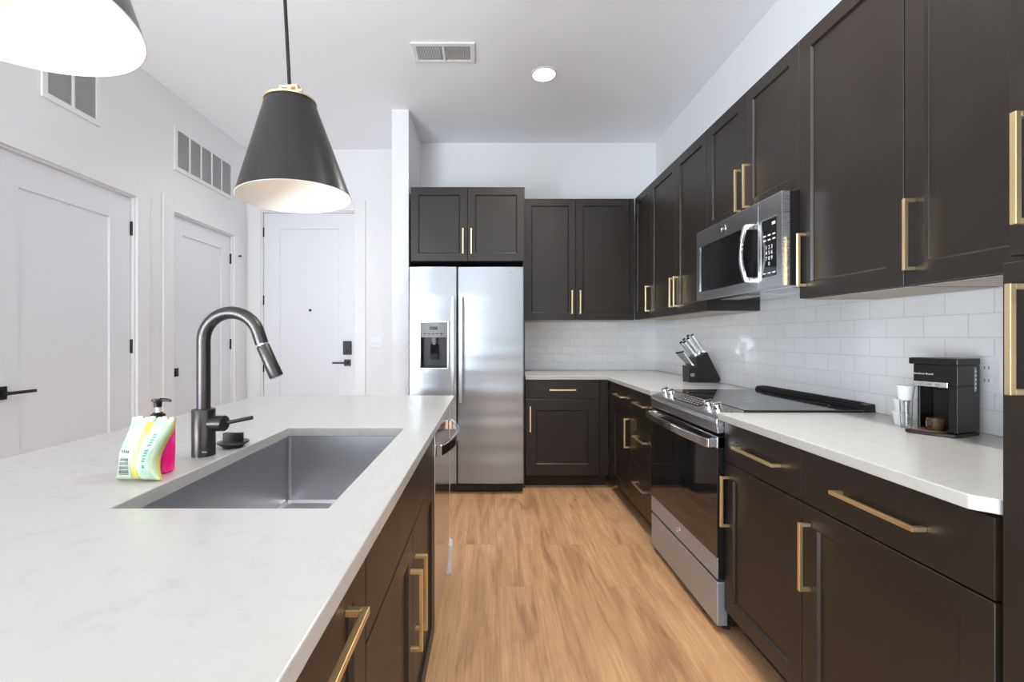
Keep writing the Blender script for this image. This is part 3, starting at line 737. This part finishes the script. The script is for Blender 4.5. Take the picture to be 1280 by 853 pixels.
for z in (.036, .278):
    bm = NB(); box(bm, .533, .557, -.030, .003, z, z+.026); obj('handle_mount', bm, 'chrome', mh, .003)
roundel(md, (.300, -.001, .345), .021, None)
bm = frame_panel(.598, W, 0, H, .616, .724, .048, .298, .033); mc = obj('control_panel', bm, 'steely', t, .0015)
bm = NB(); box(bm, .6165, .7235, .0028, .006, .0485, .2975); kp = obj('keypad', bm, 'blackglass', mc)
bm = NB()
bmt = text_mesh('1 2 3\n4 5 6\n7 8 9\n0', .024, Matrix.Translation((.670, .0026, .140)) @ FRONT, .0003)
obj('keypad_numerals', bmt, 'mark', kp)
bm = NB()
for r_ in range(2):
    for k in range(3): box(bm, .630+k*.032, .648+k*.032, .0018, .0028, .205+r_*.02, .211+r_*.02)
for k in range(3): box(bm, .630+k*.032, .648+k*.032, .0018, .0028, .062, .067)
obj('keypad_marks', bm, 'mark', kp)
bm = NB(); box(bm, .690, .712, .0018, .0028, .268, .280); obj('clock_display', bm, 'mark', kp)
bm = NB(); box(bm, .012, W-.012, .04, .375, .0005, .0036); mb = obj('bottom_plate', bm, 'chrome', t)
for x0 in (.08, .43):
    bm = NB(); box(bm, x0, x0+.25, .10, .20, -.001, .0004); obj('grease_filter', bm, 'steely', mb)
bm = NB(); box(bm, .34, .42, .24, .30, -.001, .0004); obj('cooktop_lamp_lens', bm, 'white', mb)

# ------------------------------------------------------------------ doors of the flat
def panel_door(name, label, loc, rz, w, h, casing, hinge_x, handle_fn, hinges, rail, depth=.05, extra=None):
    """local: x along wall, -y into the room; wall face at y=0"""
    t = thing(name, label, 'door', loc, rz, None, 'structure')
    bm = NB(); c = casing; g = .0
    box(bm, -c, g, -.018, .0, 0, h+c); box(bm, w-g, w+c, -.018, .0, 0, h+c); box(bm, 0, w, -.018, .0, h, h+c)
    obj('casing', bm, 'trim', t, .002)
    bm = NB(); box(bm, .0, .012, .0, .10, 0, h); box(bm, w-.012, w, .0, .10, 0, h); box(bm, .012, w-.012, .0, .10, h-.012, h); obj('jamb', bm, 'trim', t)
    bm = shaker(.016, w-.016, .008, h-.017, rail, .035, .011, .006, depth-.030)
    sl = obj('door_slab', bm, 'door', t)
    y = depth-.030
    for z in hinges:
        bm = NB(); cyl(bm, (hinge_x, y-.006, z-.048), (hinge_x, y-.006, z+.048), .0065, 12)
        box(bm, hinge_x-.010, hinge_x+.010, y-.003, y+.002, z-.045, z+.045)
        obj('hinge', bm, 'black', t)
    handle_fn(sl, y)
    return t
def lever(x, z, d):
    def fn(sl, y):
        bm = NB(); box(bm, x-.033, x+.033, y-.010, y, z-.033, z+.033); ro = obj('rosette', bm, 'black', sl, .002)
        bm = NB(); cyl(bm, (x, y-.010, z), (x, y-.050, z), .011, 16); box(bm, min(x-d*.010, x+d*.135), max(x-d*.010, x+d*.135), y-.058, y-.045, z-.008, z+.008)
        obj('lever', bm, 'black', ro, .003)
    return fn
def knob(x, z):
    def fn(sl, y):
        bm = NB(); box(bm, x-.032, x+.032, y-.010, y, z-.032, z+.032); ro = obj('rosette', bm, 'black', sl, .002)
        bm = NB(); cyl(bm, (x, y-.010, z), (x, y-.022, z), .014, 18); obj('thumb_turn', bm, 'gun', ro, .002)
    return fn
panel_door('door_1', 'nearest white one-panel door on the left wall with black lever', (XL, D1[0], 0), R(90), D1[1]-D1[0], D1[2], .11, D1[1]-D1[0]-.012, lever(.085, .945, 1), (1.966, 1.165, .36), .165)
panel_door('door_2', 'narrow white one-panel door on the left wall near the corner', (XL, D2[0], 0), R(90), D2[1]-D2[0], D2[2], .11, D2[1]-D2[0]-.012, knob(.058, .954), (1.966, 1.165, .36), .13)
def entry_hw(sl, y):
    w_ = D3[1]-D3[0]
    lever(w_-.082, .975, -1)(sl, y)
    bm = NB(); box(bm, w_-.122, w_-.040, y-.022, y, 1.055, 1.192); dk = obj('keypad_deadbolt', bm, 'black', sl, .004)
    bm = NB(); box(bm, w_-.094, w_-.068, y-.034, y-.021, 1.085, 1.10); obj('thumb_turn', bm, 'blackplastic', dk, .003)
    bm = NB(); cyl(bm, (w_/2+.01, y-.004, 1.50), (w_/2+.01, y+.004, 1.50), .012, 18); obj('peephole', bm, 'black', sl)
panel_door('door_3', 'tall white entry door with black keypad deadbolt and peephole', (D3[0], YE, 0), 0, D3[1]-D3[0], D3[2], .105, .010, entry_hw, (2.28, 1.60, .93, .25), .155)
# small black door stop on the casing by the corner
t = thing('door_stop', 'tiny black peg on the casing near the entry corner', 'door stop', (XL+.0185, 4.285, 2.005))
bm = NB(); cyl(bm, (0, 0, 0), (.016, 0, 0), .006, 12); obj('peg', bm, 'black', t)
bm = NB(); cyl(bm, (.016, 0, 0), (.024, 0, 0), .011, 14); obj('tip', bm, 'black', t)
# light switch by the entry door
t = thing('light_switch', 'white double rocker switch plate right of the entry door', 'light switch', (-1.13, YE-.0002, 1.185))
bm = NB(); box(bm, -.058, .058, -.006, 0, -.058, .058); obj('cover_plate', bm, 'white', t, .002)
for x in (-.023, .023):
    bm = NB(); prism(bm, [(-.006, -.032), (-.011, -.032), (-.007, 0), (-.009, .032), (-.006, .032)], x-.016, x+.016, 'x'); obj('rocker', bm, 'trim', t)

# ------------------------------------------------------------------ vents
def wall_vent(label, y0, y1, z0, z1, n):
    t = thing('air_vent', label, 'air vent', (XL+.0005, y0, z0), R(90)); w_, h = y1-y0, z1-z0; f = .032
    bm = NB(); box(bm, 0, w_, -.012, 0, 0, f); box(bm, 0, w_, -.012, 0, h-f, h); box(bm, 0, f, -.012, 0, f, h-f); box(bm, w_-f, w_, -.012, 0, f, h-f)
    for k in range(1, n):
        c = f+(w_-2*f)*k/n; box(bm, c-.008, c+.008, -.011, 0, f, h-f)
    obj('frame', bm, 'trim', t, .002)
    bm = NB(); box(bm, f, w_-f, -.0012, -.0006, f, h-f); obj('backing', bm, 'grilleback', t)
    bm = NB()
    for k in range(n):
        c0 = f+(w_-2*f)*k/n+.007; c1 = f+(w_-2*f)*(k+1)/n-.007; z = f+.004
        while z < h-f-.004:
            prism(bm, [(-.009, z), (-.0075, z), (-.0018, z+.008), (-.0035, z+.008)], c0, c1, 'x'); z += .0105
    obj('louvres', bm, 'grille', t)
wall_vent('square two-pane white wall vent above the nearest left door', 2.413, 2.777, 2.528, 2.862, 2)
wall_vent('wide five-pane white wall vent above the narrow left door', 3.43, 4.208, 2.515, 2.862, 5)
t = thing('ceiling_vent', 'white rectangular ceiling register with two louvre banks', 'air vent', (-.300, 2.945, HC-.0005))
w_, d_ = .205, .105
bm = NB(); box(bm, -w_, w_, -d_, -d_+.032, -.010, 0); box(bm, -w_, w_, d_-.032, d_, -.010, 0); box(bm, -w_, -w_+.03, -d_+.032, d_-.032, -.010, 0); box(bm, w_-.03, w_, -d_+.032, d_-.032, -.010, 0); box(bm, -.008, .008, -d_+.032, d_-.032, -.010, 0)
obj('frame', bm, 'trim', t, .003)
bm = NB(); box(bm, -w_+.03, w_-.03, -d_+.032, d_-.032, -.0015, -.0008); obj('backing', bm, 'grilleback', t)
for s in (-1, 1):
    bm = NB(); a, b = (-.172, -.010) if s < 0 else (.010, .172); x = a
    while x < b-.006:
        prism(bm, [(x, -.009), (x+.0015, -.009), (x+.0015+.005*s, -.002), (x+.005*s, -.002)], -d_+.032, d_-.032, 'y'); x += .0105
    obj('louvre_bank', bm, 'trim', t)

# ------------------------------------------------------------------ ceiling lights
def downlight(label, x, y, power, r=.093):
    t = thing('recessed_light', label, 'ceiling light', (x, y, HC-.0003), 0, None)
    bm = NB(); lathe(bm, [(r*.84, -.001), (r*.84, -.005), (r*.95, -.006), (r, -.003), (r, 0), (r*.84, 0)], n=48); obj('trim_ring', bm, 'trim', t)
    bm = NB(); lathe(bm, [(0, -.0045), (r*.84, -.0042), (r*.84, -.001), (0, -.001)], n=48); obj('lens', bm, 'lens', t)
    l = bpy.data.lights.new('downlight_beam', 'SPOT'); l.energy = power; l.color = (1, .985, .965); l.spot_size = R(125); l.spot_blend = 1.0; l.shadow_soft_size = r*.8
    o = bpy.data.objects.new('downlight_beam', l); COL.objects.link(o); o.location = (0, 0, -.012); o.parent = t
downlight('round lit recessed light above the walkway in front of the fridge', .387, 3.19, P['spota'])
downlight('round lit recessed light partly behind the hanging pendant', -1.635, 3.47, P['spotd'])
downlight('added unseen recessed light above the right-hand worktop', .82, 1.45, P['spotb'])  # extra lamp out of view, added to brighten the right-hand worktop
downlight('added unseen recessed light above the near end of the walkway', .387, .15, P['spotc'])  # extra lamp out of view, added as weak light on the near floor

def pendant(label, x, y, tilt=0.0):
    zr = 1.723; t = thing('pendant_light', label, 'pendant light', (x, y, HC-.0005)); z = zr-HC
    bm = NB(); lathe(bm, [(0, 0), (.062, 0), (.062, -.018), (.055, -.024), (0, -.024)], n=36); obj('canopy', bm, 'bronze', t)
    bm = NB(); cyl(bm, (0, 0, -.02), (0, 0, z+.395), .0062, 12); obj('stem', bm, 'black', t)
    sh = NB()
    th = .002
    lathe(sh, [(.086, z+.338), (.1905, z+.006), (.193, z), (.191, z-.001), (.1885, z+.005), (.084, z+.334), (.020, z+.334)], n=72, mis=[0, 0, 1, 1, 1, 1])
    shade = obj('shade', sh, ['bronze', 'shadeinner'], t, label='dark bronze cone with a white lining')
    bm = NB(); lathe(bm, [(.0, z+.3385), (.089, z+.3385), (.090, z+.343), (.086, z+.347), (.022, z+.350), (0, z+.350)], n=48); obj('top_cap', bm, 'brass', t, label='brass cap')
    bm = NB()
    for s in (-1, 1):
        box(bm, s*.030-.004, s*.030+.004, -.012, .012, z+.348, z+.400)
        cyl(bm, (s*.028, 0, z+.385), (s*.046, 0, z+.385), .0065, 14)
    box(bm, -.034, .034, -.012, .012, z+.394, z+.402); lathe(bm, [(.012, z+.348), (.012, z+.394)], n=18)
    obj('yoke', bm, 'brass', t, .001, label='brass yoke')
    bm = NB(); lathe(bm, [(.018, z+.334), (.018, z+.255), (.013, z+.250), (0, z+.250)], n=20); obj('socket', bm, 'white', t)
    bm = NB(); lathe(bm, [(.013, z+.252), (.016, z+.235), (.030, z+.205), (.034, z+.180), (.030, z+.158), (.017, z+.145), (0, z+.142)], n=24); obj('bulb', bm, 'bulb', t)
    t.location.x -= sin(tilt)*(HC-zr); t.rotation_euler = (0, -tilt, 0)
    return t
pendant('black cone pendant light with brass yoke hanging over the sink', -.698, 1.610, R(3.0))
pendant('nearest cone pendant light cropped at the upper left corner', -.753, .668)

# ------------------------------------------------------------------ outlets on the tiles
def outlet(label, loc, rz, horizontal=False):
    t = thing('wall_outlet', label, 'outlet', loc, rz); a, b = (.058, .036) if horizontal else (.036, .058)
    bm = NB(); box(bm, -a, a, -.0055, 0, -b, b); obj('cover_plate', bm, 'white', t, .002)
    for s in (-1, 1):
        cx, cz = (s*.020, 0) if horizontal else (0, s*.020)
        bm = NB(); box(bm, cx-.015, cx+.015, -.0075, -.005, cz-.014, cz+.014); so = obj('socket', bm, 'trim', t, .003)
        bm = NB()
        for q in (-.006, .006): box(bm, cx+q-.001, cx+q+.001, -.0078, -.0073, cz-.004, cz+.005)
        obj('slot', bm, 'dark', so)
outlet('white outlet plate on the back tiles beside the fridge', (.635, YB-.0082, 1.137), 0, True)
outlet('white outlet plate on the back tiles near the inside corner', (1.395, YB-.0082, 1.137), 0, True)
outlet('white outlet plate on the right wall behind the knife block', (XW-.0082, 2.81, 1.135), RT)
outlet('white outlet plate on the tiles right of the coffee maker', (XW-.0082, 1.428, 1.105), RT)

# ------------------------------------------------------------------ knife block and knives
KY = 3.08; kk = KY/560
def KX(px): return (px-612)*kk
def KZ(py): return CAM_Z-(py-423)*kk
t = thing('knife_block', 'slanted black knife block in front of the right wall tiles', 'knife block', (KX(880), KY, .914))
def kp(px, py): return (KX(px)-KX(880), max(0, KZ(py)-.914))
bm = NB(); prism(bm, [kp(871, 479), kp(869.5, 447.5), kp(883.5, 440.5), kp(884.8, 441.5), kp(900.5, 474), kp(900, 476.5), kp(897, 479)], 0, .115, 'y'); obj('main_block', bm, 'blackplastic', t, .003)
bm = NB(); prism(bm, [kp(862, 479), kp(861.5, 458), kp(870.8, 457), kp(871.5, 479)], .004, .111, 'y'); fb = obj('steak_knife_box', bm, 'blackplastic', t, .002)
bm = NB(); box(bm, kp(863.5, 470)[0], kp(868.5, 470)[0], .0028, .0042, kp(0, 471)[1], kp(0, 467)[1]); obj('nameplate', bm, 'greymark', t)
def knife(label, p0, p1, y, r, group):
    a = Vector((KX(p0[0]), y, KZ(p0[1]))); b = Vector((KX(p1[0]), y, KZ(p1[1]))); d = (b-a).normalized(); L_ = (b-a).length
    t = thing('knife', label, 'knife', tuple(a), 0, group)
    bm = NB(); tube(bm, [tuple(d*-.012), tuple(d*.004)], 0, flat=(.0012, r*1.3)); obj('blade', bm, 'chrome', t)
    bm = NB(); tube(bm, [tuple(d*.003), tuple(d*.016)], 0, flat=(r*.65, r*1.05)); obj('bolster', bm, 'chrome', t, .001)
    s = Vector((d.z, 0, -d.x))
    bm = NB(); q = [(.015, 1.0, 0), (.3, 1.15, .04), (.6, .95, 0), (.85, 1.05, -.03), (1.0, 1.15, -.10)]
    tube(bm, [tuple(d*(.014 if i == 0 else f*L_)+s*o_*r) for i, (f, w_, o_) in enumerate(q)], 0, flat=(r*.62, r*1.0)); obj('grip', bm, 'steely', t, .0015)
    bm = NB(); tube(bm, [tuple(d*L_*.99), tuple(d*(L_+.009))], 0, flat=(r*.66, r*1.1)); obj('end_cap', bm, 'blackplastic', t, .001)
    bm = NB(); tube(bm, [tuple(d*.05*L_+d*.012+s*r*1.03), tuple(d*.5*L_+s*r*1.08), tuple(d*.97*L_+s*r*1.0)], 0, flat=(r*.5, r*.22)); obj('grip_inlay', bm, 'blackplastic', t)
gm, gs = 'large knives in the knife block', 'steak knives in the knife block'
for p0, p1, y, lab in (((881.5, 441.2), (867.8, 419.5), .028, 'highest kitchen knife in the black block'), ((876.8, 443.6), (862.5, 424), .028, 'second highest kitchen knife in the black block'),
        ((872.6, 445.7), (858.5, 428), .028, 'third highest kitchen knife in the black block'), ((881, 441.4), (867, 420.5), .085, 'highest kitchen knife at the rear of the block'),
        ((876.3, 443.8), (862, 425), .085, 'middle kitchen knife at the rear of the block'), ((872, 446), (858, 429), .085, 'lowest kitchen knife at the rear of the block')):
    knife(lab, p0, p1, KY+y, .0085, gm)
for i in range(5):
    knife('small steel steak knife in the low front box of the knife block', (867.5, 457.6), (855.5-.5*i, 440.5+.5*i), KY+.014+i*.021, .0058, gs)

# ------------------------------------------------------------------ coffee maker and cups
th = math.atan2(-.95, .316)
t = thing('coffee_maker', 'compact black single-serve coffee maker on the right countertop', 'coffee maker', (1.390, 1.470, .914), th)
W, Dp, H = .112, .112, .243
bm = NB()
box(bm, .0, .008, .020, Dp, .014, .158); box(bm, W-.022, W, .0, Dp, .014, .158); box(bm, .008, W-.022, .085, Dp, .014, .158)
box(bm, 0, W, 0, Dp, .158, .222)
cb_ = obj('housing', bm, 'blackplastic', t, .002)
bm = NB(); prism(bm, [(-.004, .0), (-.006, -.030), (.010, -.040), (W*.62, -.026), (W, -.004), (W, Dp), (0, Dp)], 0, .011); obj('base', bm, 'blackplastic', t, .002)
bm = NB(); prism(bm, [(.003, .08), (.002, -.026), (.012, -.034), (W*.60, -.021), (W-.026, -.003), (W-.026, .08)], .0105, .0145); obj('drip_tray', bm, 'brown', t, .001, label='glossy brown drip tray')
bm = NB(); prism(bm, [(-.010, -.006), (W+.001, -.002), (W+.001, Dp+.001), (-.002, Dp+.001)], .2225, H); obj('lid', bm, 'blackplastic', t, .003)
bm = NB(); box(bm, .001, W-.024, -.0022, .0, .152, .167); st = obj('button_strip', bm, 'chrome', t, .0006)
for x in (.018, .036, .058):
    bm = NB(); box(bm, x, x+.013, -.0034, -.002, .156, .163); obj('button', bm, 'greymark', st, .001)
obj('lettering', text_mesh('Hamilton Beach', .0085, Matrix.Translation((.026, -.0006, .192)) @ FRONT, .0004), 'mark', cb_)
bm = NB(); box(bm, W-.0002, W+.0008, Dp-.030, Dp-.019, .140, .215); lw = obj('water_level_window', bm, 'greymark', t, .001)
bm = NB()
for k in range(5): box(bm, W+.0006, W+.0012, Dp-.028, Dp-.021, .148+k*.013, .154+k*.013)
obj('level_mark', bm, 'mark', lw)
bm = NB(); lathe(bm, [(0, .158), (.016, .158), (.016, .146), (.007, .140), (0, .140)], ((W-.015)/2, .045, 0), 18); obj('spout', bm, 'blackplastic', t)

def w2(lx, ly): return (1.390+lx*cos(th)-ly*sin(th), 1.470+lx*sin(th)+ly*cos(th))
p = w2(.052, .012)
t = thing('brown_cup', 'small glossy brown cup on the coffee maker drip tray', 'cup', (p[0], p[1], .9287))
bm = NB(); lathe(bm, [(0, 0), (.017, 0), (.021, .010), (.022, .038), (.0205, .038), (.0195, .010), (0, .003)], n=24); obj('cup_body', bm, 'amber', t)
bm = NB(); tube(bm, [(-.020, -.004, .034), (-.033, -.006, .030), (-.033, -.006, .014), (-.020, -.004, .010)], .003, 8); obj('handle', bm, 'amber', t)
def pod_cup(label, x, y, z, r=.0255, h=.045, group=None):
    t = thing('paper_cup', label, 'cup', (x, y, z), 0, group)
    bm = NB(); lathe(bm, [(0, 0), (r*.74, 0), (r*.98, h*.92), (r*.94, h*.92), (r*.70, .002), (0, .002)], n=28); obj('cup_body', bm, 'paper', t)
    bm = NB(); lathe(bm, [(r*.93, h*.91), (r*1.05, h*.93), (r*1.05, h), (0, h+.0008), (0, h*.93)], n=28); obj('lid', bm, 'paper', t)
pod_cup('lower white coffee pod cup of the two stacked left of the coffee maker', 1.462, 1.590, .9142)
pod_cup('upper white coffee pod cup of the two stacked left of the coffee maker', 1.464, 1.588, .9602)
t = thing('glass_tumbler', 'clear narrow glass under a white cup beside the coffee maker', 'glass', (1.418, 1.525, .9142))
bm = NB(); lathe(bm, [(0, 0), (.014, 0), (.0155, .02), (.0175, .096), (.016, .096), (.014, .02), (.012, .005), (0, .005)], n=28); obj('tumbler_body', bm, 'clear', t)
pod_cup('white cup with rim resting on the clear narrow glass', 1.416, 1.525, 1.0110, .0245, .048)
